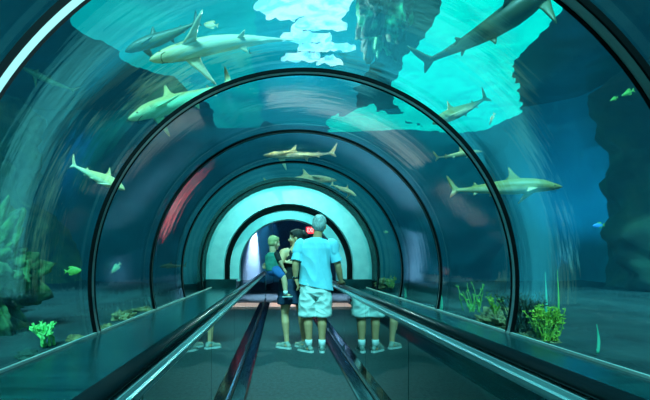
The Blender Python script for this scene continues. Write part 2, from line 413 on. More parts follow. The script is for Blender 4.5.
#@@PARTS@@
# ---------------------------------------------------------------- moving walkway
bm = bmesh.new(); box(bm, AX - 0.475, AX + 0.475, YB, 12.25, -0.03, 0.0)
belt = obj('walkway_belt', bm, M_belt, None, False); tag(belt, 'dark teal rubber belt of the moving walkway under the feet of the family', 'moving walkway')
bm = bmesh.new()
for k in range(23):
    box(bm, AX - 0.462 + k * 0.042, AX - 0.462 + k * 0.042 + 0.004, 12.12, 12.25, 0.0, 0.012)
obj('comb_plate', bm, M_steel, belt, False)
for s, nm, lab in ((-1, 'left', 'walkway balustrade with smoked glass on the side of the woman and toddler'), (1, 'right', 'walkway balustrade with smoked glass on which the man rests his hand')):
    e = empty('walkway_balustrade', (AX, 0, 0)); tag(e, lab, 'balustrade', 'walkway balustrades')
    bm = bmesh.new(); profile(bm, [(s * .475, -0.02), (s * .478, 0.018), (s * .492, 0.024), (s * .590, 0.040), (s * .594, -0.02)], YB, 13.3); obj('skirt_panel', bm, M_skirt, e, False)
    bm = bmesh.new(); profile(bm, [(s * .594, -0.03), (s * .594, 0.050), (s * .602, 0.058), (s * .645, 0.058), (s * .650, -0.03)], YB, 14.4); obj('base_rail', bm, M_steel_d, e, False)
    y = -3.0; k = 0
    while y < 14.3:
        y1 = min(y + 1.5, 14.4)
        bm = bmesh.new(); box(bm, *sorted((s * .616, s * .628)), y + 0.004, y1 - 0.004, 0.058, 0.785, 0.002); obj('glass_panel', bm, M_glass, e, False)
        if y > 0 and k % 2 == 0:
            bm = bmesh.new(); box(bm, *sorted((s * .606, s * .616)), y + 0.05, y + 0.09, 0.058, 0.13, 0.003); obj('glass_clamp', bm, M_steel, e, False)
        y = y1; k += 1
    bm = bmesh.new(); profile(bm, [(s * .608, .785), (s * .602, .795), (s * .602, .812), (s * .612, .816), (s * .616, .830), (s * .695, .830), (s * .695, .800), (s * .636, .785)], YB, 14.36); obj('rail_profile', bm, M_prof, e, False)
    bm = bmesh.new()
    pr = [(s * (.660 + .037 * math.cos(a)), .850 + (.024 if math.sin(a) > 0 else .019) * math.sin(a)) for a in [2 * PI * q / 20 for q in range(20)]]
    profile(bm, pr, YB, 14.36); obj('handrail', bm, M_rail, e, True)
    bm = bmesh.new(); box(bm, *sorted((s * .611, s * .633)), 14.385, 14.405, 0.0, 0.86, 0.003); obj('end_post', bm, M_steel, e, False)

# ---------------------------------------------------------------- exit signs
M_red = emit('red_sign_face', (1.0, 0.03, 0.05), 2.2)
M_redw = emit('pale_sign_letters', (1.0, 0.62, 0.6), 2.2)
M_box = mat('sign_housing', (0.03, 0.03, 0.03), rough=0.5)
def exit_sign(loc, wd, ht, label, mount):
    e = empty('exit_sign', loc); tag(e, label, 'exit sign')
    bm = bmesh.new(); box(bm, -wd / 2 - .01, wd / 2 + .01, 0.0, 0.06, -ht / 2 - .01, ht / 2 + .01, 0.004)
    if mount: box(bm, -.01, .01, .02, .04, ht / 2, ht / 2 + mount)
    obj('housing', bm, M_box, e, False)
    bm = bmesh.new(); box(bm, -wd / 2, wd / 2, -0.006, 0.0, -ht / 2, ht / 2); obj('sign_face', bm, M_red, e, False)
    cu = bpy.data.curves.new('lettering', 'FONT'); cu.body = 'EXIT'; cu.size = ht * 0.95; cu.align_x = 'CENTER'; cu.align_y = 'CENTER'; cu.extrude = 0.002
    tmp = bpy.data.objects.new('tmp', cu); COL.objects.link(tmp); dg = bpy.context.evaluated_depsgraph_get(); dg.update()
    me = bpy.data.meshes.new_from_object(tmp.evaluated_get(dg)); bpy.data.objects.remove(tmp); me.materials.clear(); me.materials.append(M_redw)
    t = bpy.data.objects.new('lettering', me); COL.objects.link(t); t.parent = e
    t.rotation_euler = (R_(90), 0, 0); t.location = (0, -0.010, 0); t.scale = (wd / (ht * 2.4), 1, 1)
exit_sign(P(311.5, 230.3, 15.0), 0.34, 0.21, 'small red lit EXIT sign hanging in the dark hall just left of the man\'s head', 1.35)
exit_sign(Vector((0.68, 15.6, 0.60)), 0.16, 0.10, 'low red lit EXIT marker on a dark post in the hall behind the family', 0)  # hidden source, added for the red streaks in the glass
bm = bmesh.new(); box(bm, 0.65, 0.71, 15.665, 15.72, 0.0, 0.7); o = obj('marker_post', bm, M_box, None, False); tag(o, 'short dark post carrying the low red EXIT marker in the hall', 'post')  # unseen support for the added red marker
bm = bmesh.new(); box(bm, -.04, .04, -.02, .04, -.03, .03, 0.006); o = obj('red_indicator_lamp', bm, M_red, None, False); o.location = P(313, 221, 15.4); tag(o, 'tiny red indicator lamp above the hanging EXIT sign', 'lamp')
bm = bmesh.new(); box(bm, -.012, .012, .0, .02, .02, 1.05); obj('stem', bm, M_box, o, False)

# ---------------------------------------------------------------- people
M_skin = mat('skin_warm', (0.62, 0.29, 0.14), (0.70, 0.33, 0.17), rough=0.55, scale=12)
M_skinw = mat('skin_olive', (0.74, 0.36, 0.19), (0.80, 0.40, 0.22), rough=0.5, scale=12)
M_skinc = mat('skin_child', (0.88, 0.46, 0.27), (0.92, 0.5, 0.31), rough=0.5, scale=12)
M_eye = mat('eye_white', (0.8, 0.8, 0.78), rough=0.2); M_iris = mat('iris_dark', (0.03, 0.02, 0.015), rough=0.2)
M_shirt = mat('blue_shirt', (0.22, 0.60, 0.74), (0.27, 0.68, 0.80), rough=0.85, scale=8, bump=0.05, bscale=40)
M_shorts = mat('pale_shorts', (0.62, 0.72, 0.70), (0.72, 0.80, 0.76), rough=0.85, scale=14, bump=0.05, bscale=50)
M_grey = mat('grey_hair', (0.26, 0.30, 0.30), (0.60, 0.64, 0.62), rough=0.7, scale=60, stretch=(1, 1, .3), bump=0.5, bscale=80)
M_black = mat('black_hair', (0.004, 0.004, 0.006), (0.02, 0.015, 0.012), rough=0.4, scale=60, bump=0.4, bscale=80)
M_blond = mat('blond_hair', (0.42, 0.32, 0.14), (0.62, 0.50, 0.24), rough=0.6, scale=60, bump=0.4, bscale=80)
M_tank = mat('black_top', (0.006, 0.007, 0.009), (0.012, 0.013, 0.016), rough=0.85, scale=20)
M_navy = mat('navy_skirt', (0.008, 0.025, 0.06), (0.014, 0.04, 0.09), rough=0.85, scale=20)
M_sock = mat('white_sock', (0.8, 0.85, 0.85), rough=0.9)
M_shoe = mat('grey_trainer', (0.06, 0.10, 0.09), (0.30, 0.36, 0.32), rough=0.7, scale=24)
M_shoew = mat('pale_trainer', (0.22, 0.26, 0.22), (0.36, 0.4, 0.34), rough=0.7, scale=24)
M_sole = mat('shoe_sole', (0.62, 0.68, 0.66), rough=0.6)
M_dshoe = mat('dark_shoe', (0.02, 0.025, 0.03), rough=0.7)
M_green = mat('green_romper', (0.02, 0.16, 0.12), (0.04, 0.24, 0.18), rough=0.85, scale=20)
M_bsh = mat('blue_child_shorts', (0.02, 0.10, 0.30), (0.03, 0.14, 0.38), rough=0.85, scale=20)
M_watch = mat('black_watch', (0.01, 0.01, 0.012), rough=0.3)

def headparts(bm, c, E_, s=1.0, neck=None, child=False):
    M = E_.to_matrix(); T = lambda v: M @ (Vector(v) * s) + Vector(c)
    def el(p, r): ell(bm, T(p), [q * s for q in r], E_, 24, 16)
    el((0, -.012, .028), (.076, .094, .092)); el((0, .012, -.028), (.066, .074, .082))
    el((0, .042, -.072), (.040, .042, .036)); el((0, .028, -.05), (.056, .055, .05))
    capsule(bm, T((0, .084, .008)), T((0, .104, -.024)), .009 * s, .015 * s); el((0, .096, -.030), (.018, .014, .010))   # nose
    el((0, .078, .030), (.052, .014, .010))                                                                            # brow
    el((0, .084, -.054), (.024, .010, .006)); el((0, .081, -.063), (.021, .010, .007)); el((0, .075, -.088), (.020, .018, .014))
    for q in (-1, 1):
        el((q * .038, .066, -.026), (.024, .022, .022)); el((q * .078, -.008, -.008), (.010, .020, .032)); el((q * .080, -.010, -.030), (.008, .010, .012))
    if neck: capsule(bm, T((0, -.030, -.055)), neck, .052 * s, .060 * s)
def eyes(parent, c, E_, s):
    M = E_.to_matrix()
    for q in (-1, 1):
        bm = bmesh.new(); p = M @ (Vector((q * .030, .0745, .006)) * s) + Vector(c); ell(bm, p, [.0115 * s] * 3); e = obj('eye', bm, M_eye, parent)
        bm = bmesh.new(); p = M @ (Vector((q * .030, .0842, .006)) * s) + Vector(c); ell(bm, p, [.0048 * s] * 3); obj('iris', bm, M_iris, e)
def hand(bm, wr, fd, thumb, s=1.0, curl=25, spread=1.0):
    # wr wrist point, fd direction of the fingers, thumb direction towards the thumb side; palm faces n
    X = Vector(fd).normalized(); Y = Vector(thumb); Y = (Y - X * Y.dot(X)).normalized(); Z = X.cross(Y)
    M = Matrix((X, Y, Z)).transposed(); T = lambda v: M @ (Vector(v) * s) + Vector(wr)
    capsule(bm, T((-.02, 0, 0)), T((.02, 0, 0)), .026 * s, .027 * s)
    for y in (-.027, -.009, .009, .027):
        capsule(bm, T((.012, y * .7, 0)), T((.082, y, 0)), .015 * s, .0125 * s)
    for y, L, a in ((.029, .074, 5), (.0095, .083, 1), (-.0105, .077, -3), (-.029, .060, -8)):
        p = Vector((.086, y, 0)); ang = R_(curl * .5); az = R_(a * spread); r = .0088
        for k, fr_ in enumerate((.45, .30, .25)):
            d = Vector((math.cos(ang) * math.cos(az), math.sin(az), -math.sin(ang))); q = p + d * L * fr_
            capsule(bm, T(p), T(q), r * s, (r - .0007) * s, 10, 3); p = q; r -= .0007; ang += R_(curl)
    p = Vector((.015, .024, -.004)); q = p + Vector((.030, .028, -.008)); e = q + Vector((.030, .010, -.010)); f = e + Vector((.022, .001, -.006))
    capsule(bm, T(p), T(q), .014 * s, .0115 * s); capsule(bm, T(q), T(e), .0115 * s, .010 * s); capsule(bm, T(e), T(f), .010 * s, .0085 * s)
def limb(bm, *pr):
    for (a, ra), (b, rb) in zip(pr, pr[1:]): capsule(bm, a, b, ra, rb, 16, 5)
def shoe(name, parent, ankle, yaw, m, s=1.0, label=None):
    # built along +Y then turned; sole is a part of the shoe
    M = Matrix.Rotation(yaw, 3, 'Z'); T = lambda v: M @ (Vector(v) * s) + Vector((ankle[0], ankle[1], ankle[2] if len(ankle) > 2 else 0))
    bm = bmesh.new()
    for a, b, r0, r1 in (((0, -.035, .045), (0, .06, .045), .036, .040), ((0, .06, .045), (0, .15, .038), .042, .036), ((0, -.03, .05), (0, -.005, .082), .036, .040), ((0, .02, .08), (0, .11, .045), .034, .034), ((0.012, .12, .034), (-.008, .175, .03), .036, .027)):
        capsule(bm, T(a), T(b), r0 * s, r1 * s)
    sh = remesh(name, bm, .006 * max(s, .7), m, parent, 2, cut=[(T((0, 0, .012)), (0, 0, -1))])
    bm = bmesh.new(); vs = []
    outl = [(-.036, -.05), (-.02, -.074), (.02, -.074), (.036, -.05), (.036, .03), (.048, .11), (.040, .175), (.012, .205), (-.02, .200), (-.040, .16), (-.044, .10), (-.034, .03)]
    for z in (0.0, .026): vs.append([bm.verts.new(T((x, y, z))) for x, y in outl])
    n = len(outl)
    for i in range(n): bm.faces.new((vs[0][i], vs[0][(i + 1) % n], vs[1][(i + 1) % n], vs[1][i]))
    bm.faces.new(vs[0]); bm.faces.new(vs[1])
    obj('sole', bm, M_sole, sh, False)
    for k in range(4):
        bm = bmesh.new(); tube(bm, [T((-.024, .035 + k * .02, .094 - k * .009)), T((0, .037 + k * .02, .104 - k * .009)), T((.024, .039 + k * .02, .094 - k * .009))], .003 * s, 6); obj('lace', bm, M_sole, sh)
    return sh
def hairfloor(bm): pass

# ---- man
man = empty('person', (0.463, 6.26, 0.003)); tag(man, 'grey-haired man in light blue T-shirt and pale shorts seen from behind, hand on handrail', 'person')
HC = Vector((.050, .02, 1.645)); HE = Euler((R_(-6), R_(6), R_(-14)))
bm = bmesh.new()
headparts(bm, HC, HE, 1.06, (.022, -.01, 1.47))
hp = {-1: (-.100, 0, .92), 1: (.095, 0, .92)}
kn = {-1: (-.098, .012, .50), 1: (.085, .012, .50)}
an = {-1: (-.090, -.02, .085), 1: (.083, -.02, .085)}
for q in (-1, 1):
    limb(bm, (hp[q], .098), ((hp[q][0], .01, .72), .082), (kn[q], .058), ((kn[q][0], -.018, .36), .060), ((an[q][0], -.02, .22), .046), (an[q], .038))
    d = Vector((-.10, .15, 0)) if q < 0 else Vector((.01, .17, 0))
    capsule(bm, (an[q][0], -.04, .05), Vector((an[q][0], -.02, .04)) + d, .034, .026)
loft(bm, [((0, 0, .82), .10, .09), ((0, 0, .88), .175, .125), ((0, 0, .98), .180, .125), ((0, .02, 1.10), .172, .125), ((0, .01, 1.24), .180, .120), ((.002, 0, 1.36), .190, .110), ((.008, -.01, 1.43), .150, .085), ((.014, -.01, 1.48), .07, .065)], 28)
SL, EL, WL = Vector((-.205, -.005, 1.385)), Vector((-.262, -.055, 1.135)), Vector((-.262, -.035, .965))
SR, ER, WR = Vector((.215, -.005, 1.385)), Vector((.292, .005, 1.125)), Vector((.345, .10, .915))
limb(bm, (SL, .062), (EL, .044), (EL.lerp(WL, .35), .045), (WL, .028)); limb(bm, (SR, .062), (ER, .044), (ER.lerp(WR, .35), .045), (WR, .028))
hand(bm, WL + Vector((.005, .0, -.015)), (.38, .05, -1), (.3, .75, .2), 1.0, 28)
hand(bm, WR + Vector((.012, .02, -.006)), (.18, 1, -.12), (-1, 0, 0), 1.0, 22)
remesh('body', bm, .0065, M_skin, man, 2)
eyes(man, HC, HE, 1.06)
bm = bmesh.new(); Mh = HE.to_matrix()
for p, r in (((0, -.022, .045), (.084, .098, .090)), ((0, -.045, .0), (.078, .074, .078)), ((0, -.050, -.040), (.062, .050, .040)), ((0, .02, .085), (.060, .066, .040))):
    ell(bm, Mh @ (Vector(p) * 1.06) + HC, [v * 1.06 for v in r], HE)
remesh('hair', bm, .007, M_grey, man, 1, .005, (60, 60, 40))
bm = bmesh.new()
loft(bm, [((.012, -.004, 1.475), .085, .078), ((.010, -.005, 1.455), .13, .095), ((.005, -.002, 1.42), .195, .116), ((.0, .0, 1.35), .216, .134), ((-.004, .008, 1.22), .203, .142), ((-.004, .018, 1.08), .200, .152), ((0, .018, .96), .206, .158), ((.006, .012, .86), .214, .160), ((.01, .01, .78), .218, .160)], 36)
for S_, E_ in ((SL, EL), (SR, ER)): limb(bm, (S_ + Vector((0, 0, .010)), .070), (S_.lerp(E_, .30), .066))
rt = Vector((-.4, 0, 1)).normalized()
sh = remesh('tshirt', bm, .008, M_shirt, man, 3, .018, (7, 7, 3.0), cut=[((0, 0, .845), (-.20, 0, -1))])
for S_, E_ in ((SL, EL), (SR, ER)):
    bm = bmesh.new(); limb(bm, (S_ + Vector((0, 0, .004)), .060), (S_.lerp(E_, .45), .066), (S_.lerp(E_, 1.0), .076)); remesh('sleeve', bm, .007, M_shirt, sh, 2, .005, (9, 9, 5), cut=[(S_.lerp(E_, .80), (E_ - S_).normalized())])
bm = bmesh.new(); loft(bm, [((.013, -.006, 1.462), .088, .082), ((.014, -.006, 1.490), .070, .070)], 28); obj('collar', bm, M_shirt, sh)
bm = bmesh.new()
loft(bm, [((0, 0, .96), .180, .130), ((0, 0, .88), .186, .136), ((0, .0, .78), .198, .145), ((0, 0, .73), .18, .13)], 32)
for q in (-1, 1): loft(bm, [((q * .085, 0, .88), .090, .115), ((q * .100, 0, .70), .108, .125), ((q * .102 - .004, .006, .56), .108, .115), ((q * .100 - .005, .008, .465), .110, .112)], 24)
st = remesh('shorts', bm, .008, M_shorts, man, 2, .014, (9, 9, 12))
for q in (-1, 1):
    bm = bmesh.new(); loft(bm, [((q * .100 - .005, .008, .485), .112, .114), ((q * .100 - .005, .008, .462), .113, .115)], 28); obj('hem', bm, M_shorts, st)
    bm = bmesh.new(); loft(bm, [((an[q][0], -.02, .165), .047, .050), ((an[q][0], -.02, .13), .046, .048), ((an[q][0], -.02, .07), .045, .047)], 20); obj('sock', bm, M_sock, man)
shoe('shoe', man, (an[-1][0], -.03), R_(42), M_shoe, .98); shoe('shoe', man, (an[1][0], -.03), R_(-4), M_shoe, .98)
bm = bmesh.new(); wq = (WL - EL).to_track_quat('Z', 'Y'); loft(bm, [(EL.lerp(WL, .90), .035, .035), (EL.lerp(WL, 1.02), .034, .034)], 20, wq); wt = obj('wristwatch', bm, M_watch, man)
bm = bmesh.new(); ell(bm, EL.lerp(WL, .96) + Vector((-.034, -.004, 0)), (.006, .018, .018)); obj('watch_face', bm, M_steel, wt)

# ---- woman
wom = empty('person', (0.165, 6.50, 0.003)); tag(wom, 'dark-haired woman in black sleeveless top and navy skirt carrying the toddler', 'person')
HC2 = Vector((.052, .02, 1.495)); HE2 = Euler((R_(-4), R_(-4), R_(82)))
bm = bmesh.new()
headparts(bm, HC2, HE2, .95, (.045, -.01, 1.36))
for q, (h, k, a, d) in {-1: ((-.075, 0, .82), (-.100, .01, .46), (-.072, -.02, .085), (-.12, .11, 0)), 1: ((.085, 0, .82), (.130, .03, .46), (.165, .03, .085), (-.10, .12, 0))}.items():
    limb(bm, (h, .088), (Vector(h).lerp(Vector(k), .5), .074), (k, .050), (Vector(k).lerp(Vector(a), .28) + Vector((0, -.02, 0)), .054), (Vector(k).lerp(Vector(a), .7), .038), (a, .032))
    capsule(bm, Vector(a) + Vector((0, -.02, -.035)), Vector(a) + Vector((0, 0, -.045)) + Vector(d), .030, .023)
loft(bm, [((0, 0, .76), .09, .08), ((0, 0, .82), .165, .115), ((0, 0, .92), .165, .115), ((.02, .01, 1.03), .130, .10), ((.03, .01, 1.15), .140, .105), ((.04, 0, 1.26), .150, .10), ((.045, -.005, 1.33), .115, .075), ((.045, -.01, 1.38), .055, .055)], 28)
SL2, EL2, WL2 = Vector((-.115, -.01, 1.285)), Vector((-.165, -.155, 1.15)), Vector((-.255, -.16, 1.075))
SR2, ER2, WR2 = Vector((.190, .01, 1.28)), Vector((.215, .10, 1.06)), Vector((.02, .21, 1.02))
limb(bm, (SL2 + Vector((.05, 0, .01)), .068), (SL2, .066), (EL2, .045), (EL2.lerp(WL2, .4), .042), (WL2, .027)); limb(bm, (SR2, .058), (ER2, .040), (ER2.lerp(WR2, .35), .040), (WR2, .026))
hand(bm, WL2 + Vector((-.008, 0, 0)), (-.85, .25, .35), (0, -.2, 1), .92, 24)
hand(bm, WR2, (-1, -.15, .1), (0, .0, 1), .92, 24)
remesh('body', bm, .0065, M_skinw, wom, 2)
eyes(wom, HC2, HE2, .95)
bm = bmesh.new(); Mh = HE2.to_matrix()
for p, r in (((0, -.022, .042), (.084, .096, .088)), ((0, -.040, .0), (.080, .070, .082)), ((0, .035, .080), (.056, .050, .034)), ((0, -.115, .055), (.044, .046, .046)), ((0, -.145, .030), (.030, .034, .045)), ((0, -.075, -.02), (.060, .04, .05))):
    ell(bm, Mh @ (Vector(p) * .95) + HC2, [v * .95 for v in r], HE2)
remesh('hair', bm, .007, M_black, wom, 1, .004, (60, 60, 40))
bm = bmesh.new()
loft(bm, [((.005, 0, .90), .176, .126), ((.02, .01, 1.03), .142, .112), ((.03, .01, 1.15), .150, .116), ((.042, 0, 1.235), .142, .112), ((.045, -.004, 1.29), .105, .096)], 30)
for q in (-1, 1): capsule(bm, (.045 + q * .065, -.072, 1.28), (.045 + q * .072, -.012, 1.365), .022, .020); capsule(bm, (.045 + q * .072, -.012, 1.365), (.045 + q * .065, .07, 1.28), .020, .022)
remesh('sleeveless_top', bm, .007, M_tank, wom, 1, .004, (8, 8, 6))
bm = bmesh.new(); loft(bm, [((0, 0, .94), .168, .122), ((0, 0, .86), .180, .130), ((.0, 0, .74), .186, .140), ((.0, 0, .62), .190, .146)], 36)
for q in (-1, 1): loft(bm, [((q * .09, 0, .70), .098, .125), ((q * .10, .005, .605), .096, .118)], 20)
sk = remesh('skirt', bm, .008, M_navy, wom, 1, .009, (12, 12, 2.5))
shoe('shoe', wom, (-.072, -.03), R_(52), M_shoew, .90); shoe('shoe', wom, (.165, .02), R_(40), M_shoew, .90)

# ---- toddler
kid = empty('person', (0.0, 6.38, 0)); tag(kid, 'fair-haired toddler in green top and blue shorts held on the woman\'s hip', 'person')
# local coordinates: x right, z up in world metres
HC3 = Vector((-.078, -.03, 1.425)); HE3 = Euler((R_(-8), R_(0), R_(-62)))
bm = bmesh.new()
headparts(bm, HC3, HE3, .78, (-.095, -.03, 1.325))
loft(bm, [((-.085, -.02, 1.02), .06, .055), ((-.088, -.02, 1.07), .088, .078), ((-.098, -.025, 1.16), .086, .074), ((-.098, -.025, 1.25), .084, .066), ((-.095, -.028, 1.30), .05, .045)], 24)
limb(bm, ((-.040, -.075, 1.265), .032), ((.000, -.105, 1.185), .026), ((.040, -.085, 1.10), .020)); hand(bm, (.045, -.083, 1.088), (.6, .1, -.8), (.5, .6, .2), .55, 25)
limb(bm, ((-.040, .045, 1.265), .032), ((.035, .060, 1.20), .026), ((.085, .00, 1.17), .020)); hand(bm, (.090, .0, 1.17), (.9, -.3, .0), (0, 0, 1), .55, 25)
limb(bm, ((-.055, -.075, 1.06), .050), ((.045, -.120, .975), .040), ((.062, -.12, .90), .038), ((.072, -.12, .775), .026)); capsule(bm, (.065, -.12, .75), (.125, -.10, .735), .024, .019)
limb(bm, ((-.050, .035, 1.06), .050), ((.02, .17, .99), .040), ((.03, .20, .85), .036), ((.04, .20, .78), .026)); capsule(bm, (.04, .20, .75), (.09, .23, .735), .022, .018)
remesh('body', bm, .0055, M_skinc, kid, 2)
eyes(kid, HC3, HE3, .78)
bm = bmesh.new(); Mh = HE3.to_matrix()
for p, r in (((0, -.022, .040), (.083, .094, .088)), ((0, -.038, .0), (.078, .070, .076)), ((0, .03, .078), (.056, .050, .034))):
    ell(bm, Mh @ (Vector(p) * .78) + HC3, [v * .78 for v in r], HE3)
remesh('hair', bm, .006, M_blond, kid, 1, .003, (70, 70, 50))
bm = bmesh.new(); loft(bm, [((-.088, -.02, 1.06), .100, .090), ((-.100, -.025, 1.16), .098, .086), ((-.100, -.025, 1.25), .095, .078), ((-.095, -.028, 1.30), .058, .054)], 26)
tp = remesh('top', bm, .006, M_green, kid, 1, .004, (14, 14, 8))
for q, a, b in ((0, (-.045, -.070, 1.270), (-.012, -.098, 1.205)), (1, (-.045, .042, 1.27), (.010, .056, 1.225))):
    bm = bmesh.new(); capsule(bm, a, b, .043, .036, 16, 5); obj('sleeve', bm, M_tank, tp)
bm = bmesh.new(); limb(bm, ((-.065, -.055, 1.075), .070), ((.018, -.108, .998), .052)); limb(bm, ((-.060, .02, 1.07), .070), ((.0, .13, 1.005), .052))
ell(bm, (-.085, -.02, 1.05), (.095, .085, .065)); remesh('shorts', bm, .006, M_bsh, kid, 1, .003, (14, 14, 8))
for x, y in ((.072, -.12), (.04, .20)):
    bm = bmesh.new(); loft(bm, [((x, y, .80), .030, .030), ((x, y, .75), .029, .029)], 16); obj('sock', bm, M_sock, kid)
    shoe('shoe', kid, (x - .005, y, .715), R_(-68), M_dshoe, .52)
# ---------------------------------------------------------------- sharks and fish
def two_tone(name, top, bot, zl=0.0, w_=0.02, spots=None):
    b = N(name); tc = b.a('ShaderNodeTexCoord'); sp = b.a('ShaderNodeSeparateXYZ', {0: tc.outputs['Object']})
    nz = b.a('ShaderNodeTexNoise', {'Vector': tc.outputs['Object'], 'Scale': 9.0, 'Detail': 4.0})
    ad = b.a('ShaderNodeMath', {0: nz.outputs[0], 1: 0.06, 2: sp.outputs[2]}, operation='MULTIPLY_ADD')
    mr = b.a('ShaderNodeMapRange', {0: ad.outputs[0], 1: zl + .03 - w_, 2: zl + .03 + w_})
    mx = b.a('ShaderNodeMix', {0: mr.outputs[0], 6: c4(bot), 7: c4(top)}, data_type='RGBA')
    m2 = b.a('ShaderNodeMix', {0: nz.outputs[0], 6: mx.outputs[2], 7: c4([v * .6 for v in top])}, data_type='RGBA')
    m2.inputs[0].default_value = 0.15
    pr = b.a('ShaderNodeBsdfPrincipled', {'Base Color': mx.outputs[2], 'Roughness': 0.45})
    return b.end(pr.outputs[0])
def fin(bm, outline, th, M, O):
    # outline in (a, b) -> M @ (a, 0, b); lens section: thin at the rim, thick in the middle
    n = len(outline); ca = sum(p[0] for p in outline) / n; cb = sum(p[1] for p in outline) / n
    rim = [bm.verts.new(O + M @ Vector((a, 0, b))) for a, b in outline]
    for s in (-1, 1):
        mid = [bm.verts.new(O + M @ Vector((ca + (a - ca) * .62, s * th, cb + (b - cb) * .62))) for a, b in outline]
        for i in range(n): bm.faces.new((rim[i], rim[(i + 1) % n], mid[(i + 1) % n], mid[i]))
        bm.faces.new(mid)
def smooth_outline(pts, n=4):
    out = []; m = len(pts)
    for i in range(m):
        p0, p1, p2, p3 = [Vector(pts[(i + k - 1) % m]) for k in range(4)]
        for k in range(n):
            t = k / n; out.append(tuple(.5 * ((2 * p1) + (p2 - p0) * t + (2 * p0 - 5 * p1 + 4 * p2 - p3) * t * t + (3 * p1 - p0 - 3 * p2 + p3) * t ** 3)))
    return out
I3 = Matrix.Identity(3)
SHARK_N = [0]
def shark(loc, L, yaw, pitch, roll, m, label, bend=0.15, fat=1.0, group=None, kindname='shark', tipm=None):
    # head towards +X, built at length 1 then scaled
    e = empty(kindname, loc, (0, 0, 0)); e.rotation_mode = 'XYZ'; e.rotation_euler = Euler((roll, -pitch, yaw)); e.scale = (L,) * 3
    tag(e, label, 'shark', group)
    def sp(x): return Vector((x, bend * 0.6 * max(0, .15 - x) ** 1.6 * 2, 0.02 * math.sin(x * 4)))
    P_ = [(.50, .004, .003), (.485, .020, .014), (.46, .034, .024), (.42, .048, .038), (.36, .060, .054), (.28, .069, .068), (.18, .073, .078), (.08, .070, .078), (-.04, .060, .066), (-.15, .046, .050), (-.25, .031, .034), (-.33, .019, .021), (-.385, .014, .017), (-.41, .008, .012)]
    bm = bmesh.new(); Q = Euler((0, R_(90), 0)).to_quaternion()
    loft(bm, [(sp(x) + Vector((0, 0, -.008 if x > .4 else 0)), h * fat, w_ * fat, Q) for x, w_, h in P_], 22)
    body = obj('body', bm, m, e)
    def part(name, outl, th, M, O, mm=m, par=e):
        bm = bmesh.new(); fin(bm, smooth_outline(outl), th, M, Vector(O)); return obj(name, bm, mm, par)
    d = part('dorsal_fin', [(.06, 0), (.0, .06), (-.045, .115), (-.065, .118), (-.055, .07), (-.055, .03), (-.075, 0), (0, -.02)], .007, I3, sp(.10) + Vector((0, 0, .068 * fat)))
    part('second_dorsal_fin', [(.022, 0), (-.008, .03), (-.026, .036), (-.024, .014), (-.04, 0), (0, -.01)], .004, I3, sp(-.23) + Vector((0, 0, .032 * fat)))
    part('tail_fin', [(.03, .0), (-.02, .035), (-.085, .115), (-.125, .155), (-.115, .115), (-.088, .05), (-.062, .0), (-.070, -.045), (-.080, -.075), (-.035, -.045), (.0, -.018)], .005, Matrix.Rotation(bend * -1.2, 3, 'Z'), sp(-.385))
    part('anal_fin', [(.02, 0), (-.012, -.03), (-.03, -.035), (-.028, -.01), (0, .01)], .004, I3, sp(-.22) + Vector((0, 0, -.028 * fat)))
    for s in (-1, 1):
        part('pectoral_fin', [(.045, 0), (.0, .07), (-.06, .165), (-.078, .17), (-.062, .10), (-.050, .04), (-.045, 0), (0, -.02)], .006, Matrix.Rotation(R_(90 + 28) * s * -1, 3, 'X'), sp(.25) + Vector((0, s * .058 * fat, -.035 * fat)))
        part('pelvic_fin', [(.02, 0), (-.005, .03), (-.03, .048), (-.032, .02), (-.03, 0)], .004, Matrix.Rotation(R_(90 + 35) * s * -1, 3, 'X'), sp(-.07) + Vector((0, s * .035 * fat, -.042 * fat)))
        bm = bmesh.new(); ell(bm, Vector((.43, s * .043 * fat, .010)), (.007, .004, .007)); obj('eye', bm, M_iris, e)
        bm = bmesh.new()
        for k in range(5): tube(bm, [Vector((.325 - k * .014, s * (.064 * fat), -.012)), Vector((.322 - k * .014, s * (.066 * fat), .018))], .0016, 5)
        obj('gill_slit', bm, M_iris, e)
    bm = bmesh.new(); tube(bm, [Vector((.415, -.040 * fat, -.026)), Vector((.445, -.022, -.034)), Vector((.452, 0, -.034)), Vector((.445, .022, -.034)), Vector((.415, .040 * fat, -.026))], .0022, 5); obj('mouth', bm, M_iris, e)
    return e
M_sh1 = two_tone('olive_shark_skin', (0.34, 0.28, 0.09), (1.0, 0.80, 0.48), -.02)
M_sh2 = two_tone('cream_shark_skin', (0.95, 0.62, 0.30), (1.0, 0.86, 0.58), -.01)
M_sh3 = two_tone('dark_shark_skin', (0.05, 0.08, 0.04), (0.12, 0.17, 0.08), -.01)
M_sh4 = two_tone('green_shark_skin', (0.70, 0.50, 0.22), (0.45, 0.95, 0.60), 0.0)
def between(h, t, D0, D1):   # head pixel, tail pixel -> location, length, yaw, pitch
    a, b = P(*h, D0), P(*t, D1); v = a - b; L = v.length
    return (a + b) / 2, L * 1.02, math.atan2(v.y, v.x), math.asin(v.z / L)
def SH(h, t, D0, D1, m, label, roll=0, **k):
    loc, L, ya, pi_ = between(h, t, D0, D1); return shark(loc, L, ya, pi_, roll, m, label, **k)
SH((566, -24), (440, 70), 5.35, 5.35, M_sh3, 'large dark shark silhouetted against the bright cyan light at upper right', roll=R_(35), bend=.5, fat=1.05)
SH((561, 188), (448, 186), 6.0, 6.4, M_sh1, 'olive shark with pale belly swimming right near the blue glow', roll=R_(-8), fat=.95)
SH((152, 60), (290, 25), 4.6, 5.4, M_sh2, 'long cream shark gliding high above the left side of the tunnel', roll=R_(65), bend=-.15, fat=.72)
SH((126, 52), (200, 24), 5.8, 6.1, M_sh3, 'dark grey shark half hidden behind the long cream shark at upper left', roll=R_(20), fat=1.0)
